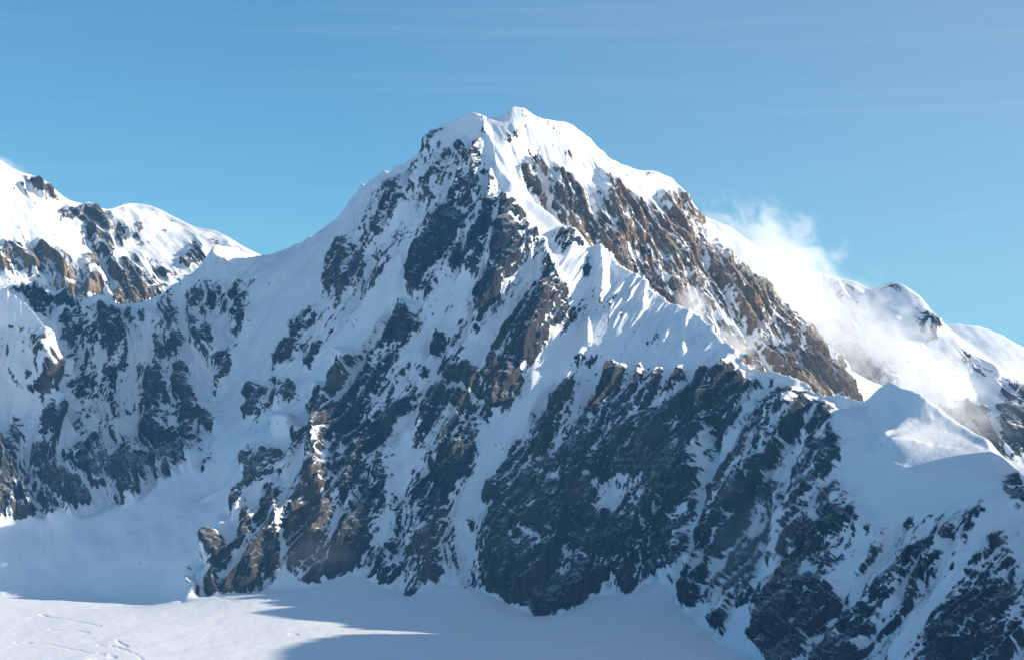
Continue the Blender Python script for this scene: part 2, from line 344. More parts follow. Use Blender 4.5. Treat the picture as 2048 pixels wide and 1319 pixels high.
A(R5((640,620),(700,480),(750,300),(780,240),(850,150),(900,210),(920,350),(910,460),(920,560),(890,760),(870,800),(860,880),(780,890),(700,830),(660,780)), .9, .45, 'rock_buttress')
A(R5((900,100),(1000,90),(1140,80),(1130,180),(900,170)), .8)
A(R5((970,260),(1010,200),(1120,240),(1140,400),(1140,540),(1170,600),(1130,740),(1020,770),(1010,810),(930,800),(895,760),(930,600),(970,480),(1000,420),(940,340)), .92, .1, 'rock_buttress')
A(R5((1150,740),(1190,570),(1220,560),(1220,600),(1180,700)), .66, .3)
A(R5((1280,350),(1330,340),(1310,480),(1300,580),(1280,560)), .8)
A(R5((1235,660),(1250,580),(1280,570),(1270,660),(1240,690)), .9)
A(R5((1180,850),(1240,760),(1320,735),(1340,760),(1280,850),(1220,880)), .9)
A(R5((1370,500),(1390,200),(1480,230),(1560,300),(1600,400),(1520,480),(1400,560),(1340,600)), .68, 0, 'rock_face')
A(R5((1330,780),(1350,650),(1450,580),(1560,440),(1620,440),(1640,600),(1650,760),(1600,800),(1560,840),(1500,860),(1520,890),(1400,920),(1380,950),(1330,910)), .93, .3, 'rock_buttress')
A(R5((1440,60),(1500,0),(1780,0),(1740,150),(1720,220),(1650,230),(1640,340),(1580,350),(1500,220),(1430,120)), .88, .1, 'rock_buttress')
A(R5((1690,790),(1700,740),(1760,770),(1760,880),(1700,880)), .9)
A(R5((1700,480),(1740,470),(1760,510),(1740,550)), .7)
# snow lying in the rock: ledges, gullies
S = M1.stroke
A(R7((640,215),(700,255),(790,270),(860,265),(960,260),(990,200),(1010,230),(930,340),(870,410),(820,470),(760,480),(700,430),(690,390),(720,330)), .1)
A(R7((170,715),(230,745),(320,780),(410,775),(370,800),(270,775)), .02)
A(R6((1590,660),(1650,710),(1710,680),(1680,740),(1660,770)), .05)
for p, wd, d in [
  (R7((190,390),(260,290),(330,185),(430,80),(560,20)), 11, .1), (R7((340,200),(430,250),(500,275)), 7, .08), (R7((520,300),(590,240),(640,220)), 9, .12),
  (R7((300,475),(420,410),(470,350),(540,290)), 9, .2), (R7((120,450),(240,465),(370,470)), 5, .12), (R7((120,750),(200,650),(260,610)), 7, .1),
  (R7((230,570),(330,600),(470,630),(560,680),(640,720)), 6, .12), (R7((510,565),(580,572),(640,575),(680,582)), 3.5, .05), (R7((640,575),(645,535)), 3.5, .05),
  (R7((720,700),(735,620),(755,520),(700,430)), 5, .1), (R7((640,720),(720,735),(800,765),(830,830)), 9, .1), (R7((1000,640),(1070,560),(1150,500),(1240,430)), 9, .25),
  (R7((960,830),(980,780),(1040,745),(1150,750)), 9, .15), (R7((760,480),(850,500),(960,510),(1040,540)), 6, .25), (R7((1130,500),(1200,500)), 4, .1),
  (R7((820,740),(900,740),(1010,745)), 7, .25), (R7((480,790),(540,805)), 4, .05), (R7((430,990),(470,1020),(560,1010)), 5, .1),
  (R7((1355,-40),(1368,60),(1372,150),(1345,250),(1320,330),(1300,430),(1275,560),(1250,650)), 8, .02),
  (R7((1340,460),(1420,470),(1490,455)), 7, .15), (R7((1580,500),(1640,420),(1700,480),(1790,500)), 9, .2), (R7((1400,210),(1480,90),(1550,0)), 11, .05),
  (R7((1390,785),(1480,700),(1580,600),(1680,500),(1800,400),(1850,200),(1960,0)), 10, .03),
  (R6((1080,1270),(1180,1150),(1300,1040),(1370,965)), 9, .12), (R6((1740,1130),(1800,1000),(1880,860),(1960,760),(2048,640)), 8, .15),
  (R6((1225,1130),(1330,1180),(1420,1215),(1500,1170)), 5, .1), (R6((1400,1040),(1450,1000),(1600,960)), 7, .25), (R6((1500,1170),(1580,1200),(1680,1220)), 10, .15),
  (R6((1210,990),(1290,960),(1360,960)), 5, .1), (R6((1720,750),(1800,760),(1930,740)), 5, .2), (R6((1660,720),(1600,680)), 10, .06),
  (R6((1400,860),(1480,800),(1560,860),(1640,850)), 7, .35), (R6((930,500),(915,580),(935,680)), 5, .1), (R6((700,610),(780,640),(860,710),(930,770)), 5, .08), (R6((560,930),(640,1020),(600,1000)), 4, .15),
  (R6((590,990),(660,830)), 4, .2), (R6((1060,450),(1140,300)), 7, .25), (R6((1290,440),(1360,290)), 7, .1), (R6((640,790),(760,840),(860,860)), 4, .2),
  (R4((860,600),(940,600),(1010,640)), 6, .1), (R4((130,640),(110,740),(170,850),(280,1010)), 11, .03), (R4((280,1010),(380,1120)), 7, .03), (R4((200,860),(310,860),(430,860),(580,910)), 6, .04),
  (R4((290,880),(300,980)), 4, .05), (R4((260,700),(290,770),(240,860)), 6, .08), (R4((330,700),(440,560)), 9, .06), (R4((1200,380),(1140,260)), 8, .1), (R4((880,540),(980,520),(1100,440)), 7, .35),
  (R4((870,880),(1000,720)), 8, .3), (R4((1930,910),(2048,930)), 5, .2), (R4((1780,800),(1700,960),(1620,1060)), 16, .05), (R4((1600,890),(1640,1000)), 7, .1),
  (R5((520,350),(600,300),(640,260)), 7, .15), (R5((620,380),(600,560),(640,640),(650,780)), 10, .04), (R5((510,800),(560,960)), 4, .05), (R5((350,770),(330,660),(270,590)), 6, .05),
  (R5((120,780),(250,790),(330,800)), 5, .15), (R5((200,660),(180,740)), 6, .1), (R5((430,420),(460,540)), 4, .05), (R5((930,280),(960,400),(930,540),(920,620),(890,740)), 7, .04), (R5((940,290),(1000,200)), 8, .15),
  (R5((1320,640),(1440,560),(1550,450)), 4, .1), (R5((660,230),(720,140),(800,0)), 16, .06), (R5((800,0),(830,90),(850,150)), 7, .3), (R5((1030,580),(1040,640)), 3, .15),
  (R5((1150,740),(1180,640),(1150,560),(1160,480),(1150,100)), 6, .1), (R5((1220,880),(1300,880)), 5, .1),
  (R8((160,420),(230,300),(290,200),(400,60),(450,30)), 10, .06), (R8((250,340),(330,230),(380,160)), 8, .1), (R8((470,520),(540,430),(600,380),(740,250),(800,150)), 15, .03), (R8((500,600),(560,520)), 8, .1),
  (R8((150,200),(140,330),(130,450),(110,600),(70,760)), 9, .05), (R8((0,90),(60,60),(100,130)), 6, .3), (R8((560,1010),(700,1020)), 8, .3), (R8((590,880),(640,900)), 8, .1), (R8((330,700),(420,660)), 7, .2),
  (R8((1310,1250),(1340,1180),(1400,1170)), 9, .1), (R8((1550,1290),(1590,1240)), 20, .02)]:
    S(p, wd, d)

M1.mark(Z(1680,740,4.397,[(430,90),(560,170),(700,200),(880,340),(1100,500),(1310,580),(1480,760),(1600,900),(1380,1000),(1380,1100),(1330,990),(1130,970),(1130,870),(980,800),(700,850),(560,830),(230,690),(380,510),(220,480),(230,280)]), 'snow_dome')
M1.mark(R2((830,170),(830,130),(880,118),(930,130),(980,160),(960,230),(870,290),(830,300),(800,230)), 'snow_cornice')
M1.mark(Z(420,680,4.71,[(1105,150),(1220,95),(1350,200),(1300,230),(1240,190),(1150,240)]), 'snow_cornice')
M1.mark(Z(420,680,4.71,[(580,740),(740,735),(770,860),(680,840),(600,880),(510,920)]), 'snow_cornice')
M1.mark(Z(420,680,4.71,[(170,930),(300,900),(430,800),(560,740),(570,800),(500,920),(300,1010),(150,1000)]), 'ice_cliff')
M1.mark(R7((1350,-30),(1385,-30),(1385,150),(1330,330),(1300,480),(1265,640),(1235,640),(1270,480),(1310,320),(1350,150)), 'ice_gully')
# ---- sunlit side behind the ridge
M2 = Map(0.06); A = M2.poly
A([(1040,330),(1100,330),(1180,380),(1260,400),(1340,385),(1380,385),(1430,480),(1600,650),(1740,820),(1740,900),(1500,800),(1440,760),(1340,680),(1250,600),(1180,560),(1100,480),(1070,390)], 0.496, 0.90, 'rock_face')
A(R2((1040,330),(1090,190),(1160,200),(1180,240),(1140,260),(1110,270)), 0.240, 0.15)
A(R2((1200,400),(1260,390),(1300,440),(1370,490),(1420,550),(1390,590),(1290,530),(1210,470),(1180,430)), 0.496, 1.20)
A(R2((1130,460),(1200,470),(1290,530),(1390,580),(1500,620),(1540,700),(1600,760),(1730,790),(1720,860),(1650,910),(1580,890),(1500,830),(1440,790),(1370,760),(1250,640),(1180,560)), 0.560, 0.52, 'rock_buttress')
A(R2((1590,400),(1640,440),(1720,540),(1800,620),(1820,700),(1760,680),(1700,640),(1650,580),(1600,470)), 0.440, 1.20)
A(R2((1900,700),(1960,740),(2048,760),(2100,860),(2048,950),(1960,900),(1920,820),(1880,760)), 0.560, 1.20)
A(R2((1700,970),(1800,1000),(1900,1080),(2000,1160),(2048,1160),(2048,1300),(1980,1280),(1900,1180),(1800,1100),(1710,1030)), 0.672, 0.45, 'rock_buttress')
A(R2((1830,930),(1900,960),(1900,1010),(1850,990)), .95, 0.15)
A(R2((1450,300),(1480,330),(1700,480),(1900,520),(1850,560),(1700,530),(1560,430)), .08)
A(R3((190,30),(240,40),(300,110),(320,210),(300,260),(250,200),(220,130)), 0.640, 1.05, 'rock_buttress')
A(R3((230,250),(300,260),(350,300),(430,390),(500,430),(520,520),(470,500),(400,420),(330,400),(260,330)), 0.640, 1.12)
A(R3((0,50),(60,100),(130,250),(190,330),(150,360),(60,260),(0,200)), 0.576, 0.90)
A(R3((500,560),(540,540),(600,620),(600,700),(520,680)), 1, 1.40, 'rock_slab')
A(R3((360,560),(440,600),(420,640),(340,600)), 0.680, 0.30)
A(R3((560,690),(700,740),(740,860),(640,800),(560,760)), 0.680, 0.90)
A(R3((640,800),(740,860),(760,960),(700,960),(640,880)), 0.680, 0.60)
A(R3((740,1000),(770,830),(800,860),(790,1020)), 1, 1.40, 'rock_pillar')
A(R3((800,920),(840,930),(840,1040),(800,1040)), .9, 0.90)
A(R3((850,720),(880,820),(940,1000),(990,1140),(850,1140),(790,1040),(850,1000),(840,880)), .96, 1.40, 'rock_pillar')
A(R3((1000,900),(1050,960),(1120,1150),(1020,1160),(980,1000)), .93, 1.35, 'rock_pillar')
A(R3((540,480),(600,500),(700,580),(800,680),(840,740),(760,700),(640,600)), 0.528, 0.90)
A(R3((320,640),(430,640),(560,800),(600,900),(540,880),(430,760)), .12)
for p, wd, d in [(R3((0,100),(90,230),(200,340),(300,440)), 8, 0.15), (R3((140,280),(260,390),(310,430)), 8, 0.12), (R3((0,310),(140,470),(250,540)), 9, 0.22), (R3((560,790),(640,840),(700,830)), 5, 0.15),
                 (R3((740,760),(840,800)), 6, 0.15), (R2((1740,900),(1850,1000),(2000,1130)), 9, 0.15), (R2((1480,640),(1640,760)), 6, 0.30), (R2((1800,760),(1900,860),(1990,980)), 9, 0.18)]:
    M2.stroke(p, wd, d)

# ---- far peaks
M3 = Map(0.06); A = M3.poly
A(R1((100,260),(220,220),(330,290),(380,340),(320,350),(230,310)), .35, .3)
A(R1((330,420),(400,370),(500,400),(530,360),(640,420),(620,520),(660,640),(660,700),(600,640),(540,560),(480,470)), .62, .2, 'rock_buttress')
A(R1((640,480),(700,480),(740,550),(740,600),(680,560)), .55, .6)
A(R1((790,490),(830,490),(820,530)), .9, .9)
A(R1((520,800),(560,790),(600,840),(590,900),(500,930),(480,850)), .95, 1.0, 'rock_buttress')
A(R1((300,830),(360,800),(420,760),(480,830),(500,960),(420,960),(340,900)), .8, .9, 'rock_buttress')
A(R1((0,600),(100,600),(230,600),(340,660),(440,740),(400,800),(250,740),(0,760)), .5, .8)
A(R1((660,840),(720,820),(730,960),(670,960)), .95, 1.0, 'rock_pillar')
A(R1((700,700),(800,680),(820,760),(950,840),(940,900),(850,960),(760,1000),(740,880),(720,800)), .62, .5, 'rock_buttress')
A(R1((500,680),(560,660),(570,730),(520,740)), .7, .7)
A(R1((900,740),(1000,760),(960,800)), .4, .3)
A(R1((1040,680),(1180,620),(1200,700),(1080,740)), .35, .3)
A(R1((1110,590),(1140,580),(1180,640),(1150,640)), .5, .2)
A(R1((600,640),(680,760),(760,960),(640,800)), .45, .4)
M4 = Map(0.07); A = M4.poly
A(R3((940,460),(1000,500),(1050,640),(1010,620)), .5, .2)
A(R3((1000,740),(1080,690),(1120,760),(1100,790),(1030,780)), .8, .1)
A(R3((1180,880),(1290,930),(1350,1000),(1380,1060),(1200,960)), .82, .1, 'rock_buttress')
A(R3((1500,690),(1570,680),(1600,750),(1540,760)), .75, .1)
A(R3((1080,760),(1180,880),(1200,980),(1100,900)), .45, .1)
A(R3((1940,1020),(2020,1040),(2100,1100),(2100,1400),(1930,1400),(1940,1120)), .66, .3, 'rock_buttress')
A(R3((1650,1180),(1850,1190),(1900,1450),(1720,1400)), .72, .3, 'rock_buttress')
A(R3((1700,860),(1800,960),(1820,1000),(1720,950)), .45, .1)
A(R3((960,760),(1080,780),(1190,900),(1220,1000),(1230,1130),(1120,1160),(1060,960)), .55, .4, 'rock_face')
A(R3((1060,500),(1120,540),(1180,640),(1120,600)), .4, .1)

# ------------------------------------------------------------------ heights of the main massif
CREST_L = [(-150,590,6150),(-60,600,6200),(14,562,6240),(60,572,6250),(113,588,6260),(150,600,6270),(175,598,6280),(190,588,6285),(205,583,6290),(220,590,6300),(235,605,6320),(250,615,6335),(265,622,6350),(300,605,6380),(340,577,6400),(385,545,6410),(408,520,6420),(422,497,6430),(440,495,6470),(470,497,6500),(515,510,6550),(545,513,6560),(560,512,6550),
  (575,497,6535),(590,489,6520),(612,481,6500),(630,470,6480),(645,463,6460),(660,447,6440),(690,425,6400),(700,408,6380),(718,374,6340),(727,368,6330),(745,357,6300),(770,345,6270),(800,330,6230),(820,316,6210),(835,308,6190),(845,293,6160),(858,272,6130),(868,258,6110),(882,246,6090),(895,242,6075),(910,238,6060),(922,232,6045),(933,224,6030),(943,221,6015),(952,221,6005),(963,225,6000),(975,231,6000),(988,234,6000),(1002,231,6000),(1012,223,6000),(1019,214,6000),(1024,209,6000),(1030,208,6000),(1042,211,6000),(1054,217,6005),(1064,224,6010),(1075,233,6030)]
CREST_R = [(1075,233,6030),(1100,237,6050),(1130,240,6060),(1140,244,6065),(1160,258,6075),(1180,275,6080),(1200,297,6085),(1222,317,6090),(1250,328,6100),(1275,337,6105),(1300,339,6110),(1325,344,6112),(1345,353,6115),(1362,370,6115),(1380,392,6110),(1398,415,6100),(1412,440,6085),(1418,460,6080),(1430,483,6070),(1450,507,6050),(1490,550,6020),(1530,580,5980),(1580,625,5930),(1620,680,5880),(1655,725,5850),(1700,790,5800),(1760,870,5750),(1850,960,5700),(2000,1060,5650),(2300,1200,5600)]
RIB = [(963,226,6000),(966,240,5985),(968,259,5960),(983,279,5930),(988,303,5890),(992,327,5855),(1012,347,5835),(1022,361,5815),(1028,378,5795),(1050,388,5790),(1074,405,5775),(1098,423,5760),(1128,450,5740),(1152,453,5730),(1163,470,5720),(1183,498,5690),(1193,488,5684),(1200,484,5680),(1210,498,5660),(1231,522,5620),(1245,532,5600),(1282,549,5550),(1299,573,5510),(1327,604,5460),(1347,606,5430),(1384,621,5370),(1410,639,5320),(1428,661,5280),(1439,672,5260),(1461,705,5210),(1486,738,5150),(1500,741,5125),(1510,735,5108),(1519,742,5090),(1537,738,5060),(1548,742,5040),(1578,749,4980),(1600,764,4940),(1618,778,4900),(1629,791,4870),(1680,789,4780),(1700,795,4750),(1727,804,4700),(1740,795,4680),(1749,782,4660),(1765,768,4635),(1780,761,4610),(1795,768,4585),(1808,774,4560),(1841,783,4515),(1870,806,4500),(1892,826,4490),(1923,845,4460),(1950,862,4420),(1975,874,4380)]
RIB_R = [(1975,874,4380),(1984,896,4320),(1990,930,4230),(1993,962,4150),(1996,990,4090),(2020,1005,4060),(2046,1021,4030),(2120,1060,3950),(2250,1120,3850)]
BACK_R = [(1975,874,4380),(2006,902,4400),(2046,946,4410),(2120,1020,4390),(2300,1100,4350)]
T1 = Terrain(-1950, 1500, 3150, 7450, 7.0)
i0 = [p[0] for p in CREST_L].index(835)
T1.pl(CREST_L[:i0+1], 14.0); T1.pl(CREST_L[i0:], 1.5); T1.pl(CREST_R, 3.0); T1.pl(RIB, 2.0); T1.pl(RIB_R); T1.pl(BACK_R)
T1.pl([(1028,378,5795),(1026,420,5735),(1020,450,5690),(1008,490,5640)])                       # spur below the rib
# valley behind the near ridge
T1.pl([(1085,470,5850),(1140,500,5800),(1245,575,5720),(1330,650,5640),(1440,730,5560),(1540,830,5480),(1640,880,5380),(1750,930,5230),(1900,1020,5050),(2100,1100,4900),(2400,1200,4800)])
# left spur and buttress
T1.pl([(-120,500,5900),(-60,525,5900),(0,561,5895),(41,589,5880),(70,615,5870),(88,640,5855),(92,690,5835),(75,760,5840),(40,830,5850),(0,890,5860),(-60,960,5860)])
T1.pl([(109,634,6090),(111,690,6030),(100,745,5980)])
T1.pl([(683,704,5700),(684,730,5650),(650,765,5610),(636,772,5590),(612,820,5560),(580,840,5520),(553,840,5500),(540,880,5430),(528,930,5360),(505,985,5290),(480,1005,5255),(450,1038,5200),(428,1090,5130),(400,1150,5060),(362,1208,4960)])
T1.pl([(553,838,5500),(582,838,5490)])
# gully left of the buttress
T1.pl([(640,640,5890),(590,720,5810),(520,820,5690),(470,900,5600),(420,1010,5500)])
# snow apron in the left bowl, foot of the left wall
T1.pl([(-150,1040,5950),(0,1026,5980),(60,1020,6000),(130,1026,6010),(185,985,6030),(246,992,6040),(328,948,6040),(390,937,5980)])
T1.pl([(-200,1190,5250),(0,1190,5250),(200,1192,5220),(340,1212,5030)])
# foot of the face
T1.pl([(362,1208,4960),(372,1189,5010),(452,1188,5010),(528,1177,5030),(617,1174,5020),(699,1147,5060),(760,1171,5010),(822,1195,4960),(863,1167,5000),(941,1171,4960),(1008,1205,4880),(1049,1222,4830),(1097,1242,4790),(1135,1219,4820),(1189,1191,4850),(1250,1188,4820),(1312,1157,4840),(1357,1215,4650),(1400,1250,4500),(1435,1285,4350),(1531,1325,4150),(1600,1400,3900),(1800,1480,3650),(2100,1560,3450),(2300,1600,3350)])
# snow dome on the near ridge: shelf, lip and the slope below
T1.pl([(1758,858,4435),(1800,846,4460),(1850,836,4480),(1892,826,4490)])
T1.pl([(1768,863,4400),(1820,868,4395),(1870,880,4380),(1920,888,4360),(1950,884,4355),(1978,890,4335)])
T1.pl([(1735,893,4470),(1787,918,4350),(1844,932,4310),(1896,920,4300),(1938,930,4240),(1955,952,4190),(1990,962,4150)])
# glacier
for Yg, zg in ((4560, 2), (4200, -3), (3800, -3), (3160, 0)):
    T1.line([(-1950, Yg, zg), (-600, Yg, zg), (0 if Yg > 4300 else 200, Yg, zg)])
T1.line([(-1950, 7440, 350), (0, 7440, 300), (1500, 7440, 250)])
T1.line([(-1950, 6900, 900), (-1500, 6750, 850)])
T1.solve()

xs = np.r_[np.arange(-1760, -1150, 3.4), np.arange(-1150, 240, 3.0), np.arange(240, 1010, 1.9), np.arange(1010, 1291, 3.2)]
P1 = grid_on(T1, xs, 3200.0, 7200.0, 920, kx=16, ky=10)

def deep(P):
    """everything that turns the smooth massif into rock, ledges, flutes and drifts"""
FOOT = np.array([(-400,5250),(0,5250),(200,5220),(340,5030),(362,4960),(372,5005),(452,5005),(528,5025),(617,5015),(699,5055),(760,5005),(822,4955),(863,4995),(941,4955),(1008,4875),(1049,4825),(1097,4785),(1135,4815),(1189,4845),(1250,4815),(1312,4835),(1357,4645),(1400,4495),(1435,4345),(1531,4145),(1600,3895),(1800,3645),(2100,3445),(2300,3340),(3500,3200)], float)
RIBa = np.array(RIB+[(2300, 900, 3900)], float)
CRLa = np.array(CREST_L, float)

def dress(P, maps, pick, strike, seed, amp=1.0, flutes=None, ribs=(), warp=7.0, boost=0.0, fade=1.0, streak=0.0, quiet=0.0, fs=1.0):
    """returns displaced points and, per vertex, rock score, tan, ice, region id"""
    n = normals(P)
    px, py = proj(P)
    for ax in (0, 1):
        n = blur1(n, 4, ax)
    n = n/np.linalg.norm(n, axis=-1, keepdims=True)
    px, py = proj(P)
    x, y, z = P[...,0], P[...,1], P[...,2]
    s = x*strike[0]+y*strike[1]; q = -x*strike[1]+y*strike[0]
    o = seed*13.7; sf = s/fs
    # ragged borders: look the map up a little off, more along the fall line than across it
    wx = fbm(s/26+o, z/60, q/60, 4, .6)*warp+fbm(sf/7+o, z/11, q/11, 2)*3.5; wy = fbm(s/20+o+40, z/60, q/60, 4, .6)*warp*1.6
    ux, uy = px+wx+MO[0], py+wy+MO[1]
    ix = np.clip(np.rint(ux), 0, MW-1).astype(int); iy = np.clip(np.rint(uy), 0, MH-1).astype(int)
    d = np.zeros(x.shape); tan = np.zeros(x.shape); rid = np.zeros(x.shape, int); dl = np.zeros(x.shape); off = 0
    for k, m in enumerate(maps):
        sel = pick == k
        dd = blur(np.where(m.d > .94, m.d, m.d*(1-.29*m.d)), 2)
        d[sel] = bil(dd, ux[sel], uy[sel]); dl[sel] = bil(blur(m.d, 13), px[sel]+MO[0], py[sel]+MO[1])
        tan[sel] = bil(blur(m.t, 2), ux[sel], uy[sel])
        r = m.id[iy[sel], ix[sel]]; rid[sel] = np.where(r > 0, r+off, 0); off += m.n
    face = sstep(.02, .22, -blur(n[...,1], 2))
    halo = .24*sstep(.1, .5, dl)*sstep(-.25, .2, fbm(s/24+o+31, z/60, q/60, 3, .6))
    d = np.maximum(d, halo)
    rib = fbm(s/60+o+.8*fbm(s/170, z/190, q/190, 3), z/620, q/620, 4, .55, True)          # ribs running down the fall line
    rib = (rib-rib.mean())/rib.std(); d = np.clip(d+.23*rib*sstep(.08, .3, d)*(1-sstep(.88, .97, d)), 0, 1)
    d = d*face*fade; dl = dl*face
    # the large relief: rock stands out, snow gullies lie back
    disp = (dl-0.35)*30*amp
    for pts, wd, a in ribs:
        m = stroke_mask(pts, wd); disp = disp + a*bil(m, px+MO[0]+wx*.3, py+MO[1])
    rk = sstep(.12, .6, d)
    disp = disp+rib*sstep(.05, .3, dl)*16*amp*(1-quiet)
    # rock: ribs and clefts down the fall line, blocks, sloping ledges
    disp = disp + fbm(s/95+o, z/190, q/190, 3, .5)*18*amp*(1-.7*quiet)
    a1 = fbm(s/34+o, z/95, q/95, 4, .55, True)
    a2 = fbm(sf/13+o+9, z/24, q/24, 3, .55)
    wv = fbm(s/120+o, z/120, q/120, 3)
    dip = z+0.22*s+52*wv+5*vnoise(s/14+o, z/14, q/14); t = dip/29.0; fr = t-np.floor(t); ledge = np.where(fr < .75, fr/.75, (1-fr)/.25)
    dip2 = z-0.62*s+40*fbm(s/100+o+3, z/100, q/100, 3); t2 = dip2/38.0; f2 = t2-np.floor(t2); ledge2 = np.where(f2 < .85, f2/.85, (1-f2)/.15)
    lm = sstep(-.1, .35, fbm(s/60+o+5, z/50, q/50, 3)); lm2 = sstep(0, .4, fbm(s/80+o+15, z/80, q/80, 3))
    a3 = fbm(sf/6+o+2, z/7, q/7, 2, .5)
    jt = sf/13+1.6*fbm(s/40+o, z/60, q/60, 2)+.25*vnoise(s/10, z/9, q/9); jt = np.abs(2*(jt-np.floor(jt))-1)      # upright joints
    dip3 = z+.55*s+44*fbm(s/110+o+23, z/110, q/110, 3); t3 = dip3/52.0; f3 = t3-np.floor(t3); ledge3 = np.where(f3 < .85, f3/.85, (1-f3)/.15)
    lm3 = sstep(0, .35, fbm(s/90+o+35, z/90, q/90, 3))
    rough = a1*11.0+a2*6.5+a3*2.0+jt*3.0-(ledge*2.6*lm+ledge2*8*lm2+ledge3*8*lm3)*(1-streak)
    shelf = (lm2*sstep(.76, .88, f2)+lm3*sstep(.76, .88, f3))*(1-streak)
    # snow: soft drifts, runnels
    soft = fbm(s/42+o, z/130, q/130, 3, .5)*4.2+fbm(s/10+o, z/130, q/130, 2, .5)*2.8
    soft = soft*(1-.75*quiet)*(.25+.75*sstep(.3, .55, 1-n[...,2]))
    fl = np.zeros(x.shape)
    if flutes is not None:
        fm = bil(flutes, px+MO[0], py+MO[1]); fl = fm*(fbm(s/19+o+2, z/300, q/300, 3, .5, True)*9.0)
    disp = disp+rk*rough*amp+(1-rk)*soft+(1-rk)*fl
    disp = disp*(.2+.8*face)
    if callable(boost): disp = disp*boost(px, py, x, y, z)
    Q = P+n*disp[...,None]
    nn = normals(Q)
    # where snow sticks: less steep than the slope around it
    nz = nn[...,2]-blur(n[...,2], 6)
    nz = nz/(nz.std()+1e-6)
    rn = .95*fbm(sf/5+o+77, z/(10+12*streak), q/10, 3, .6)+.7*fbm(sf/12+o+71, z/(28+22*streak), q/28, 3, .6)+.8*fbm(s/34+o+70, z/(70+60*streak), q/70, 3, .6); rn = rn+.55*fbm(sf/4.6+o+61, z/170, q/170, 3, .6); rn = rn/(rn.std()+1e-6)
    g = 0.8*rn+0.6*np.clip(nz, -2.5, 2.5)+.9*shelf
    # turn into an even 0..1 rank so that density d leaves exactly that share bare
    srt = np.sort(g[::7, ::7].ravel()); u = np.searchsorted(srt, g)/len(srt)
    base = (.012+.11*sstep(-.05, .35, fbm(s/30+o, z/150, q/150, 4, .6)))*sstep(.3, .6, 1-n[...,2])*face*fade*(1-quiet)
    de = np.maximum(d, base)
    sn = 1-sstep(.06, .22, d)
    score = (de-u)*(1+2*sn)-.08*sn-.6*(1-face)
    return Q, nn, score, tan, rid, d

# which vertices belong to the sunlit side behind the ridge
px_all, py_all = proj(P1); px, py = px_all, py_all
Yr = np.interp(px, RIBa[:,0], RIBa[:,2])
pick = ((px > 966) & (P1[...,1] > Yr+4)).astype(int)
# fluted snow below the crests
FL = np.zeros((MH, MW), np.float32)
for pts, wd, v in [([(520,540),(600,520),(680,450),(740,390)], 60, 1.2), ([(1200,540),(1290,620),(1400,690)], 75, 1.3), ([(400,550),(430,530),(460,540)], 60, 1.1), ([(1640,840),(1720,840)], 60, .9), ([(1960,1150),(2000,1060)], 90, .8),
                   ([(30,610),(70,640)], 50, .7), ([(1100,280),(1180,360)], 50, .4), ([(330,640),(400,600)], 50, .6), ([(1000,420),(1000,330)], 60, .5), ([(1090,520),(1130,560)], 50, .5)]:
    FL = np.maximum(FL, np.minimum(stroke_mask(pts, wd)*2, 1)*v)
RIBS = [([(1201,486),(1206,530),(1204,570),(1200,600)], 20, 26), ([(1087,480),(1096,515),(1110,545)], 13, 18), ([(1086,500),(1078,535),(1066,565)], 12, 17), ([(1058,495),(1062,520),(1063,545)], 10, 13),
        ([(947,292),(949,318),(945,345)], 9, 13), ([(876,320),(874,350),(869,388)], 9, 13), ([(896,400),(893,425)], 8, 12), ([(1272,548),(1264,590)], 8, 12), ([(1292,562),(1286,610)], 10, 14), ([(1377,622),(1370,660),(1365,700)], 11, 15),
        ([(1175,622),(1176,685)], 8, 11), ([(1393,645),(1392,668)], 7, 9), ([(1026,385),(1018,430),(1008,470),(998,520)], 26, 22), ([(980,330),(984,380),(975,410)], 10, 12), ([(430,497),(416,535),(404,580)], 20, 20), ([(447,500),(452,545)], 9, 12),
        ([(110,632),(108,690),(98,745)], 16, 16), ([(672,712),(700,722)], 16, 18), ([(690,740),(660,800),(640,850),(632,900)], 26, 30), ([(635,880),(640,940),(650,1010),(640,1080)], 34, 32), ([(440,1045),(420,1100),(400,1150)], 24, 20), ([(494,1020),(500,1080),(505,1150)], 22, 26), ([(545,970),(555,1060),(555,1140)], 20, 26), ([(590,985),(560,1100),(565,1180)], 9, -12),
        ([(1428,780),(1420,880),(1402,1000),(1378,1090)], 22, -34), ([(1470,700),(1440,760),(1400,860),(1380,950)], 26, 26), ([(1700,850),(1630,960),(1580,1080),(1550,1200),(1530,1330)], 42, 46), ([(1590,780),(1560,860),(1500,960)], 30, 22), ([(1990,1010),(1900,1100),(1860,1200),(1800,1330)], 40, 22),
        ([(880,440),(830,560)], 30, 18), ([(1010,560),(980,640),(930,760),(880,900)], 40, 26), ([(830,1030),(850,1180)], 40, 26), ([(690,980),(680,1120)], 40, 22), ([(1100,600),(1060,720)], 40, 22), ([(1290,760),(1200,900),(1080,1100)], 60, 20),
        ([(790,860),(800,1010),(790,1110)], 20, -20), ([(1000,900),(950,1000),(930,1100)], 22, -22), ([(1180,700),(1100,800),(1030,880)], 18, -14), ([(290,850),(250,960)], 40, 26), ([(140,970),(130,1020)], 40, 20), ([(400,690),(360,780)], 40, 24), ([(690,500),(690,560)], 20, 18), ([(672,712),(690,712)], 26, 40), ([(553,842),(575,846)], 26, 36), ([(634,772),(640,778)], 18, 26)]
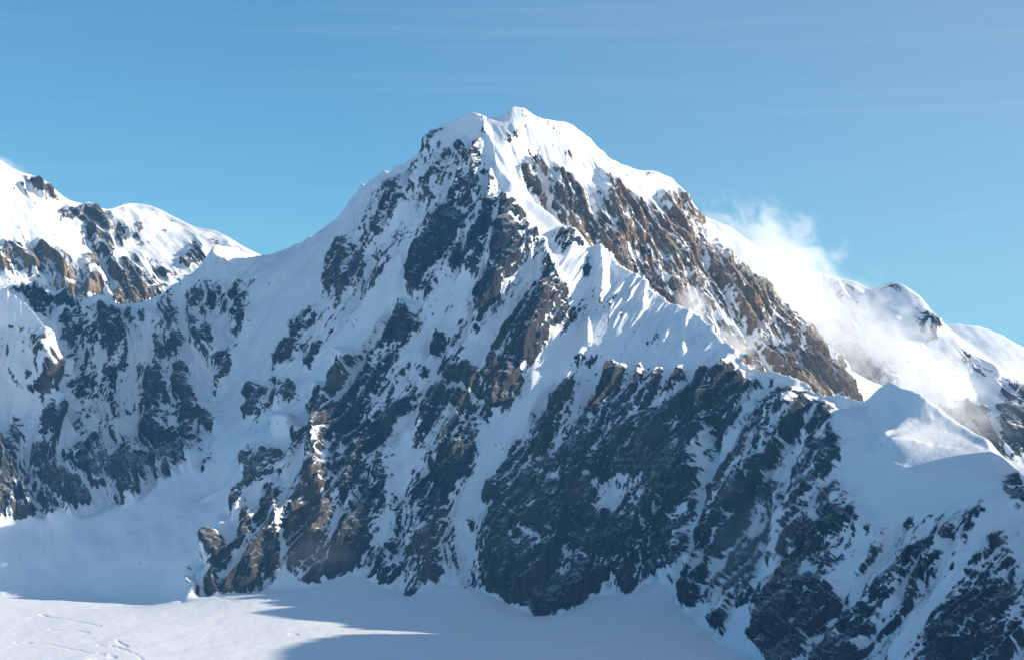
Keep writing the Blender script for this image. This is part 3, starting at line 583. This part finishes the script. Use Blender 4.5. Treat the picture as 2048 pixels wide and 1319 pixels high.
# crevasses on the lit glacier, and the gap along the foot of the face
CREV = [Z(0,1160,2.926,p) for p in ([(235,197),(330,218),(430,238),(590,265)], [(285,285),(350,292),(440,296),(520,304)], [(85,362),(200,368),(300,374),(380,392),(450,408),(500,420),(610,430)], [(570,378),(660,386),(740,408),(800,436),(840,468)], [(680,354),(745,388)], [(500,465),(600,455),(680,452),(640,438)], [(1690,312),(1740,318)])] + \
       [R5((640,905),(760,915),(850,920)), R5((880,930),(940,950),(1000,920),(1050,895)), R5((1130,880),(1220,912)), R5((200,930),(330,960),(450,955),(550,965),(640,940)), R7((320,1050),(430,1085),(520,1040)), R7((790,940),(860,915),(960,920))]
CR = np.zeros((MH, MW), np.float32)
for p in CREV: CR = np.maximum(CR, stroke_mask(p, 2.5))

Yf = np.interp(px, FOOT[:,0], FOOT[:,1]); Yf = Yf+38*fbm(px/34, py*0, None, 4, .6)*(px > 350)
fade1 = np.where(pick > 0, sstep(0, 45, P1[...,1]-Yr), 1.0)
QM = np.zeros((MH, MW), np.float32)
for pts, wd in [([(1790,800),(1880,870),(1960,900)], 75), ([(1790,800),(1830,930),(1930,960)], 70), ([(1960,900),(1990,980)], 40), ([(930,225),(1060,220),(1130,250)], 35)]: QM = np.maximum(QM, np.minimum(stroke_mask(pts, wd)*2.2, 1))
QUIET = bil(QM, px+MO[0], py+MO[1])
def calm(px, py, x, y, z):
    """glacier and crest lines stay smooth"""
    foot = sstep(-15, 45, y-Yf)
    return np.where(pick > 0, .3+.7*fade1, (.06+.94*foot)*(.3+.7*np.where(px > 966, sstep(0, 50, Yr-y), 1)))
Q1, N1, SC1, TAN1, RID1, D1 = dress(P1, (M1, M2), pick, (0.79, -0.61), 1, 1.0, FL, RIBS, 7.0, calm, fade1, 0.0, QUIET)
ALL = dict(pick=pick, Yf=Yf, Yr=Yr, fade1=fade1)
for (i0, i1, stk, wgt, sd_) in ((0, int(np.searchsorted(xs, -700)), (0.94, 0.34), lambda: sstep(470, 400, px), 3), (int(np.searchsorted(xs, 130)), len(xs), (0.55, -0.835), lambda: sstep(1290, 1420, px), 4)):
    sl = slice(i0, i1); px, py = px_all[sl], py_all[sl]
    pick, Yf, Yr, fade1 = (ALL[k][sl] for k in ('pick', 'Yf', 'Yr', 'fade1'))
    r = dress(P1[sl], (M1, M2), pick, stk, sd_, 1.0, FL, RIBS, 7.0, calm, fade1, 0.0, QUIET[sl], 1.6 if sd_ == 4 else 1.5)
    t = wgt(); Q1[sl] = Q1[sl]*(1-t[...,None])+r[0]*t[...,None]; SC1[sl] = SC1[sl]*(1-t)+r[2]*t; TAN1[sl] = TAN1[sl]*(1-t)+r[3]*t; D1[sl] = D1[sl]*(1-t)+r[5]*t
    RID1[sl] = np.where(t > .5, r[4], RID1[sl])
px, py = px_all, py_all; pick, Yf, Yr, fade1 = (ALL[k] for k in ('pick', 'Yf', 'Yr', 'fade1'))
q = pick > 0
P2 = P1.copy()
Q2, N2, SC2, TAN2, RID2, D2 = dress(P1, (M1, M2), pick, (0.83, 0.56), 2, 0.85, FL, (), 7.0, calm, fade1, .8)
fd = fade1[q]
Q1[q] = Q1[q]*(1-fd[:,None])+Q2[q]*fd[:,None]; SC1[q] = SC1[q]*(1-fd)+SC2[q]*fd
for a, b in ((TAN1,TAN2),(RID1,RID2),(D1,D2)): a[q] = b[q]
crv = bil(CR, px+MO[0]+3*fbm(px/9, py/9, None, 2), py+MO[1]+2*fbm(px/14+9, py/14, None, 3))*np.clip(1+.5*fbm(px/40, py/40, None, 2), 0, 1.2); crv = np.where(P1[...,2] < 120, crv, 0)
Q1[...,2] += np.where(P1[...,1] < Yf, 2.6*fbm(P1[...,0]/170, P1[...,1]/260, None, 3)+.45*fbm(P1[...,0]/30, P1[...,1]/60, None, 2), 0)
Q1[...,2] -= 2.3*sstep(.05, 1, crv)
GLAC = (P1[...,1] < Yf) & (pick == 0)

# ------------------------------------------------------------------ materials
def node_mat(name, ice=True):
    m = bpy.data.materials.new(name); m.use_nodes = True
    t = m.node_tree; n = t.nodes; l = t.links
    for k in list(n): n.remove(k)
    def add(typ, **kw):
        k = n.new(typ)
        for a, b in kw.items(): setattr(k, a, b)
        return k
    o = add('ShaderNodeOutputMaterial'); b = add('ShaderNodeBsdfPrincipled'); l.new(b.outputs[0], o.inputs[0])
    geo = add('ShaderNodeNewGeometry')
    at_ = add('ShaderNodeAttribute', attribute_name='bare'); tn = add('ShaderNodeAttribute', attribute_name='warm'); ic = add('ShaderNodeAttribute', attribute_name='ice')
    def noise(scale, det=5, rough=.6, vec=None, dims=(1,1,1)):
        mp = add('ShaderNodeMapping'); mp.inputs['Scale'].default_value = tuple(scale*k for k in dims)
        l.new(geo.outputs['Position'], mp.inputs['Vector'])
        x = add('ShaderNodeTexNoise'); x.inputs['Scale'].default_value = 1; x.inputs['Detail'].default_value = det; x.inputs['Roughness'].default_value = rough
        l.new(mp.outputs[0], x.inputs['Vector']); return x.outputs[0]
    def math_(op, a, b, clamp=False):
        k = add('ShaderNodeMath', operation=op); k.use_clamp = clamp
        for i, v in enumerate((a, b)):
            if isinstance(v, (int, float)): k.inputs[i].default_value = v
            else: l.new(v, k.inputs[i])
        return k.outputs[0]
    def mix(f, a, c, blend='MIX'):
        k = add('ShaderNodeMix', data_type='RGBA', blend_type=blend)
        if isinstance(f, (int, float)): k.inputs[0].default_value = f
        else: l.new(f, k.inputs[0])
        for i, v in ((6, a), (7, c)):
            if isinstance(v, tuple): k.inputs[i].default_value = v
            else: l.new(v, k.inputs[i])
        return k.outputs[2]
    # bare rock where the score is positive; fine noise breaks the border
    fine = math_('MULTIPLY', math_('SUBTRACT', noise(.22, 6, .7), .5), .85)
    f = math_('ADD', at_.outputs['Fac'], fine)
    f = math_('ADD', math_('MULTIPLY', f, 7.0), .5, True)
    # rock colour
    big = noise(.012, 4, .55); streak = noise(.05, 5, .6, dims=(1, 1, .28)); grain = noise(.30, 4, .7)
    cs = add('ShaderNodeMapRange'); cs.inputs['From Min'].default_value = .34; cs.inputs['From Max'].default_value = .68; l.new(streak, cs.inputs[0]); streak = cs.outputs[0]
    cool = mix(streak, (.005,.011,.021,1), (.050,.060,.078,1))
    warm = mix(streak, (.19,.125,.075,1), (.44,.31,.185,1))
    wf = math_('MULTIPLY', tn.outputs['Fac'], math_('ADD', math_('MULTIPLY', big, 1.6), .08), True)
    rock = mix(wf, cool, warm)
    gm = add('ShaderNodeMapRange'); gm.inputs['To Min'].default_value = .6; gm.inputs['To Max'].default_value = 1.35; gm.inputs['From Min'].default_value = .3; gm.inputs['From Max'].default_value = .7; l.new(grain, gm.inputs[0])
    gv = add('ShaderNodeCombineColor'); [l.new(gm.outputs[0], gv.inputs[i]) for i in range(3)]
    rock = mix(1.0, rock, gv.outputs[0], 'MULTIPLY')
    sp = add('ShaderNodeSeparateXYZ'); l.new(geo.outputs['Normal'], sp.inputs[0])
    up = add('ShaderNodeMapRange'); up.inputs['From Min'].default_value = .25; up.inputs['From Max'].default_value = .85; l.new(sp.outputs[2], up.inputs[0])
    du = add('ShaderNodeMapRange'); du.interpolation_type = 'SMOOTHSTEP'; du.inputs['From Min'].default_value = .46; du.inputs['From Max'].default_value = .66
    l.new(math_('ADD', noise(.13, 9, .75, dims=(1,1,.7)), math_('MULTIPLY', math_('SUBTRACT', up.outputs[0], .5), .28)), du.inputs[0])
    rock = mix(math_('MULTIPLY', du.outputs[0], .36), rock, (.80,.82,.86,1))
    snow = mix(ic.outputs['Fac'], (.86,.87,.89,1), (.60,.78,.86,1))
    col = mix(f, snow, rock)
    l.new(col, b.inputs['Base Color'])
    b.inputs['Roughness'].default_value = .8
    b.inputs['Specular IOR Level'].default_value = .15
    h = math_('ADD', math_('MULTIPLY', f, math_('ADD', math_('MULTIPLY', noise(.11, 8, .72), 9.0), math_('MULTIPLY', noise(.4, 5, .7), 1.6))), math_('MULTIPLY', noise(.06, 6, .6), 1.0))
    bp = add('ShaderNodeBump'); bp.inputs['Strength'].default_value = .8; bp.inputs['Distance'].default_value = 1.8
    l.new(h, bp.inputs['Height']); l.new(bp.outputs[0], b.inputs['Normal'])
    return m
MAT = node_mat('snow_and_rock')

# ------------------------------------------------------------------ meshes: one terrain cut into its snow slopes and rock outcrops
def build(name, V, F, attrs, parent=None):
    me = bpy.data.meshes.new(name)
    nv, nf = len(V), len(F)
    me.vertices.add(nv); me.vertices.foreach_set('co', np.ascontiguousarray(V, np.float32).ravel())
    me.loops.add(nf*4); me.loops.foreach_set('vertex_index', np.ascontiguousarray(F, np.int32).ravel())
    me.polygons.add(nf); me.polygons.foreach_set('loop_start', np.arange(0, nf*4, 4, dtype=np.int32))
    me.polygons.foreach_set('use_smooth', np.ones(nf, bool))
    for k, v in attrs.items():
        a = me.attributes.new(k, 'FLOAT', 'POINT'); a.data.foreach_set('value', np.ascontiguousarray(v, np.float32))
    me.update(calc_edges=True); me.materials.append(MAT)
    o = bpy.data.objects.new(name, me); COL.objects.link(o)
    if parent: o.parent = parent
    return o
def empty(name, label, cat, kind='structure'):
    o = bpy.data.objects.new(name, None); COL.objects.link(o)
    o['label'] = label; o['category'] = cat; o['kind'] = kind
    return o
def quads(Q):
    nx, ny = Q.shape[:2]
    idx = np.arange(nx*ny).reshape(nx, ny)
    return np.stack([idx[:-1,:-1], idx[1:,:-1], idx[1:,1:], idx[:-1,1:]], -1).reshape(-1, 4)
def cut(Q, lab, attrs, parents, names):
    """one object per label value; lab per vertex"""
    F = quads(Q); V = Q.reshape(-1, 3); lv = lab.reshape(-1)
    fl = np.maximum(lv[F[:,0]], lv[F[:,2]])
    order = np.argsort(fl, kind='stable'); fs = fl[order]
    cuts = np.flatnonzero(np.diff(fs))+1
    for grp in np.split(order, cuts):
        k = int(fl[grp[0]]); f = F[grp]
        used, inv = np.unique(f, return_inverse=True)
        build(names[k], V[used], inv.reshape(-1, 4), {a: b.reshape(-1)[used] for a, b in attrs.items()}, parents[k])

def clean(rid, d, marks=()):
    """a region keeps only what its map calls rock"""
    return np.where((d > .2) | np.isin(rid, list(marks)), rid, 0)
ICE = np.zeros((MH, MW), np.float32)
for pts, wd, v in [(R4((1350,700),(1440,650),(1530,620),(1580,590)), 20, .8), (R4((1830,370),(1835,310)), 8, .8), (R7((1368,0),(1372,150),(1320,330),(1290,480),(1250,650)), 9, .9), (R8((980,110),(1010,180)), 22, .5), (R8((900,330),(1010,350),(1100,420)), 20, .5), (R4((1340,760),(1380,840)), 24, .4), ([(700,408),(720,380),(760,350)], 9, .5), ([(1800,1000),(1900,1010)], 40, .3)]:
    ICE = np.maximum(ICE, stroke_mask(pts, wd)*v)
lab = clean(RID1, D1, M1.marks)
names1 = ['snow_slope']+M1.names[1:]+M2.names[1:]
ng, nc = len(names1), len(names1)+1
names1 += ['glacier', 'crevasse']
lab = np.where(GLAC, ng, lab); lab = np.where(GLAC & (crv > .05), nc, lab)
mountain = empty('mountain', 'tall central snow peak with a rounded summit and dark shaded rock face', 'mountain')
glacier = empty('glacier', 'smooth snow covered glacier at the foot of the central peak, partly in sun', 'glacier')
par1 = [mountain]*ng+[glacier, glacier]
SC1 = np.where(GLAC, -1.0, SC1)
ice1 = bil(ICE, px+MO[0], py+MO[1])*(pick == 0)
cut(Q1, lab, dict(bare=SC1, warm=TAN1, ice=ice1), par1, names1)

# ------------------------------------------------------------------ far peaks
def far_peak(name, label, T, xs, y0, y1, rows, mp, strike, seed, amp=1.0, flutes=None, ribs=()):
    P = grid_on(T, xs, y0, y1, rows, kx=3, ky=6)
    Q, Nn, s_, t_, r_, d_ = dress(P, (mp,), np.zeros(P.shape[:2], int), strike, seed, amp, flutes, ribs, 6.0, 0.0, 1.0, 1.0, 0.0, 1.5)
    e = empty(name, label, 'mountain')
    nm = ['snow_slope']+mp.names[1:]
    cut(Q, clean(r_, d_), dict(bare=s_, warm=t_, ice=s_*0), [e]*len(nm), nm)
    return e
T3 = Terrain(-2900, -500, 6300, 8600, 10.0)
T3.pl([(-600,150,7000),(-300,210,7050),(-100,265,7100),(0,311,7150),(20,331,7160),(44,341,7180),(85,352,7220),(113,376,7250),(137,398,7270),(160,404,7290),(178,406,7300),(200,412,7320),(222,418,7350),(239,406,7390),(252,401,7410),(267,399,7420),(294,402,7420),(328,417,7400),(359,434,7380),(393,453,7340),(424,455,7300),(444,464,7250),(461,475,7200),(495,502,7080),(516,512,7000),(560,540,6900)])
T3.pl([(239,425,7320),(236,480,7210)])
T3.pl([(44,345,7180),(90,430,7040),(140,520,6920),(190,580,6830),(215,640,6760)])
T3.pl([(-600,700,6500),(0,760,6550),(200,760,6600),(400,720,6700),(560,640,6800)])
T3.line([(-2900,8600,600),(-500,8600,500)]); T3.line([(-2900,6320,450),(-1700,6320,450)]); T3.solve(160); T3.H = blur(T3.H, 1)
far_peak('left_peak', 'sunlit snowy peak with tan rock cliffs beyond the shaded ridge, rising to the edge', T3, np.arange(-2400, -690, 3.2), 6400., 8400., 440, M3, (0.8, 0.6), 5, 1.0)
T4 = Terrain(500, 3200, 6000, 8600, 10.0)
T4.pl([(1300,380,7500),(1400,418,7500),(1425,433,7500),(1461,446,7480),(1490,471,7470),(1578,526,7430),(1618,530,7400),(1647,541,7370),(1687,553,7340),(1713,555,7320),(1735,574,7290),(1749,577,7270),(1760,565,7260),(1771,557,7250),(1797,559,7220),(1826,577,7180),(1848,599,7140),(1859,617,7110),(1884,645,7060),(1920,675,7000),(1950,705,6940),(2001,723,6860),(2008,750,6840),(2048,785,6780),(2200,900,6600),(2400,1000,6500)])
T4.pl([(1640,545,7370),(1700,660,7150),(1740,730,7000),(1790,790,6880),(1850,860,6750)]); T4.pl([(1771,560,7250),(1800,680,7000),(1900,800,6750)]); T4.pl([(1950,705,6940),(1960,800,6800),(1990,900,6600)])
T4.pl([(1200,700,6800),(1500,800,6700),(1700,900,6600),(1800,950,6500),(1950,1020,6350),(2100,1080,6250)])
T4.line([(500,8600,300),(3200,8600,300)]); T4.line([(1900,6010,150),(3200,6010,150)]); T4.solve(160); T4.H = blur(T4.H, 1)
far_peak('right_peak', 'hazy snow peak with cloud drifting over it, to the right behind the ridge', T4, np.arange(560, 2500, 5.0), 6200., 8400., 420, M4, (0.85, 0.52), 6, 1.0)
M5 = Map(0.0)
T5 = Terrain(1200, 4000, 7200, 9800, 16.0)
T5.pl([(1800,640,8600),(1884,646,8600),(1910,645,8600),(1939,648,8580),(1960,650,8560),(1976,656,8550),(2000,665,8520),(2012,672,8500),(2048,690,8450),(2150,760,8350),(2400,900,8200)])
T5.pl([(1700,900,7400),(2048,900,7400),(2400,1000,7300)]); T5.line([(1200,9790,300),(4000,9790,300)]); T5.solve(120)
far_peak('far_snow_ridge', 'smooth bright snow ridge furthest away, dropping off past the right-hand rocks', T5, np.arange(1500, 3000, 10.0), 7300., 9400., 140, M5, (0.85, 0.52), 8, .6)

# off-frame ridge added on the sun side to cast shade on the near glacier
T6 = Terrain(1200, 3600, 2000, 4800, 20.0)
T6.line([(1660,2000,800),(1690,2800,800),(1700,3600,795),(1705,3900,815),(1600,4120,760),(1480,4275,695),(1475,4330,430),(1470,4480,180)])
T6.line([(1220,2000,0),(1230,3400,40),(1330,3900,60),(1400,4500,80)]); T6.line([(3580,2000,0),(3580,4580,0)]); T6.solve(120)
far_peak('shade_ridge', 'unseen snowy ridge added beyond the view to shade the near glacier', T6, np.arange(1230, 3500, 20.0), 2020., 4780., 140, M5, (0.1, 1.0), 9, .5)

# snowfield under everything out to the horizon
me = bpy.data.meshes.new('snowfield')
G = 60000.0
me.from_pydata([(-G,-G,-45),(G,-G,-45),(G,G,-45),(-G,G,-45)], [], [(0,1,2,3)])
for k, v in (('bare', -1.0), ('warm', 0.0), ('ice', 0.0)):
    a = me.attributes.new(k, 'FLOAT', 'POINT'); a.data.foreach_set('value', [v]*4)
me.materials.append(MAT)
sf = bpy.data.objects.new('snowfield', me); COL.objects.link(sf)
sf['label'] = 'flat snowfield spreading out round the mountains to the horizon'; sf['category'] = 'snowfield'; sf['kind'] = 'structure'

# ------------------------------------------------------------------ thin air haze and cloud wisps
def volume(name, dens, colr, mesh, wisp=None, aniso=0.0):
    m = bpy.data.materials.new(name+'_air'); m.use_nodes = True
    t = m.node_tree; n = t.nodes; l = t.links
    for k in list(n): n.remove(k)
    o = n.new('ShaderNodeOutputMaterial'); v = n.new('ShaderNodeVolumePrincipled')
    v.inputs['Color'].default_value = colr; v.inputs['Density'].default_value = dens; v.inputs['Anisotropy'].default_value = aniso
    l.new(v.outputs[0], o.inputs['Volume'])
    if wisp is not None:
        tc = n.new('ShaderNodeTexCoord')
        ln = n.new('ShaderNodeVectorMath'); ln.operation = 'LENGTH'; l.new(tc.outputs['Object'], ln.inputs[0])
        fall = n.new('ShaderNodeMapRange'); fall.inputs['From Min'].default_value = 1.0; fall.inputs['From Max'].default_value = .15; fall.inputs['To Min'].default_value = -.35; fall.inputs['To Max'].default_value = .28
        l.new(ln.outputs['Value'], fall.inputs[0])
        mp = n.new('ShaderNodeMapping'); mp.inputs['Location'].default_value = wisp[1]; mp.inputs['Scale'].default_value = wisp[0]
        l.new(tc.outputs['Object'], mp.inputs['Vector'])
        nn = n.new('ShaderNodeTexNoise'); nn.inputs['Scale'].default_value = 1; nn.inputs['Detail'].default_value = 8; nn.inputs['Roughness'].default_value = .62; nn.inputs['Distortion'].default_value = .6
        l.new(mp.outputs[0], nn.inputs['Vector'])
        ad = n.new('ShaderNodeMath'); ad.operation = 'ADD'; l.new(nn.outputs[0], ad.inputs[0]); l.new(fall.outputs[0], ad.inputs[1])
        mr = n.new('ShaderNodeMapRange'); mr.interpolation_type = 'SMOOTHSTEP'; mr.inputs['From Min'].default_value = .42; mr.inputs['From Max'].default_value = .85; mr.inputs['To Max'].default_value = dens
        l.new(ad.outputs[0], mr.inputs[0]); l.new(mr.outputs[0], v.inputs['Density'])
    mesh.materials.append(m)
def ball(name):
    import bmesh
    me = bpy.data.meshes.new(name); bm = bmesh.new(); bmesh.ops.create_icosphere(bm, subdivisions=3, radius=1.0); bm.to_mesh(me); bm.free(); return me
for px_, py_, Y_, rx, ry, rz, tilt, dens, seed, lab_ in [
    (1560, 545, 6520, 540, 170, 330, 40, .017, 1, 'largest cloud bank spilling over the skyline right of the main peak'),
    (1820, 730, 5750, 560, 180, 250, 36, .012, 2, 'long thin cloud lying across the lower slope of the hazy right peak'),
    (1680, 660, 6150, 330, 120, 260, 48, .010, 7, 'faint veil of cloud over the tan rock pillars'),
    (1385, 605, 5560, 120, 60, 75, 35, .016, 3, 'small puff of cloud rising behind the fluted snow ridge'),
    (1480, 700, 5440, 150, 60, 80, 50, .013, 4, 'narrow strip of mist behind the rocky notch of the ridge'),
    (1500, 1080, 4300, 230, 70, 210, -50, .0022, 5, 'faint mist in front of the shaded rocks low on the face'),
    (640, 1110, 4930, 230, 50, 85, 0, .0018, 8, 'faint mist hanging at the foot of the dark buttresses'),
    (5, 345, 6900, 170, 120, 100, 30, .009, 6, 'blowing snow plume at the edge above the left sunlit peak')]:
    me = ball('cloud_wisp')
    volume('cloud', dens, (1,1,1,1), me, ((2.6*rx/200, 2.6*ry/200, 3.6*rz/200), (seed*3.1, seed*1.7, seed*5.3)), .2)
    o = bpy.data.objects.new('cloud_wisp', me); COL.objects.link(o)
    o.location = at(px_, py_, Y_); o.scale = (rx, ry, rz); o.rotation_euler = (0, math.radians(tilt), 0)
    o['label'] = lab_; o['category'] = 'cloud'; o['group'] = 'cloud wisps drifting round the ridges'; o['kind'] = 'thing'
import bmesh
me = bpy.data.meshes.new('haze'); bm = bmesh.new(); bmesh.ops.create_cube(bm, size=1.0); bm.to_mesh(me); bm.free()
volume('haze', 1.5e-5, (.18,.56,1,1), me)
hz = bpy.data.objects.new('haze', me); COL.objects.link(hz)
hz.scale = (122000, 122000, 1900+47); hz.location = (0, 0, (1900-47)/2)
hz['kind'] = 'stuff'; hz['label'] = 'thin blue air between the viewer and the mountains'; hz['category'] = 'haze'
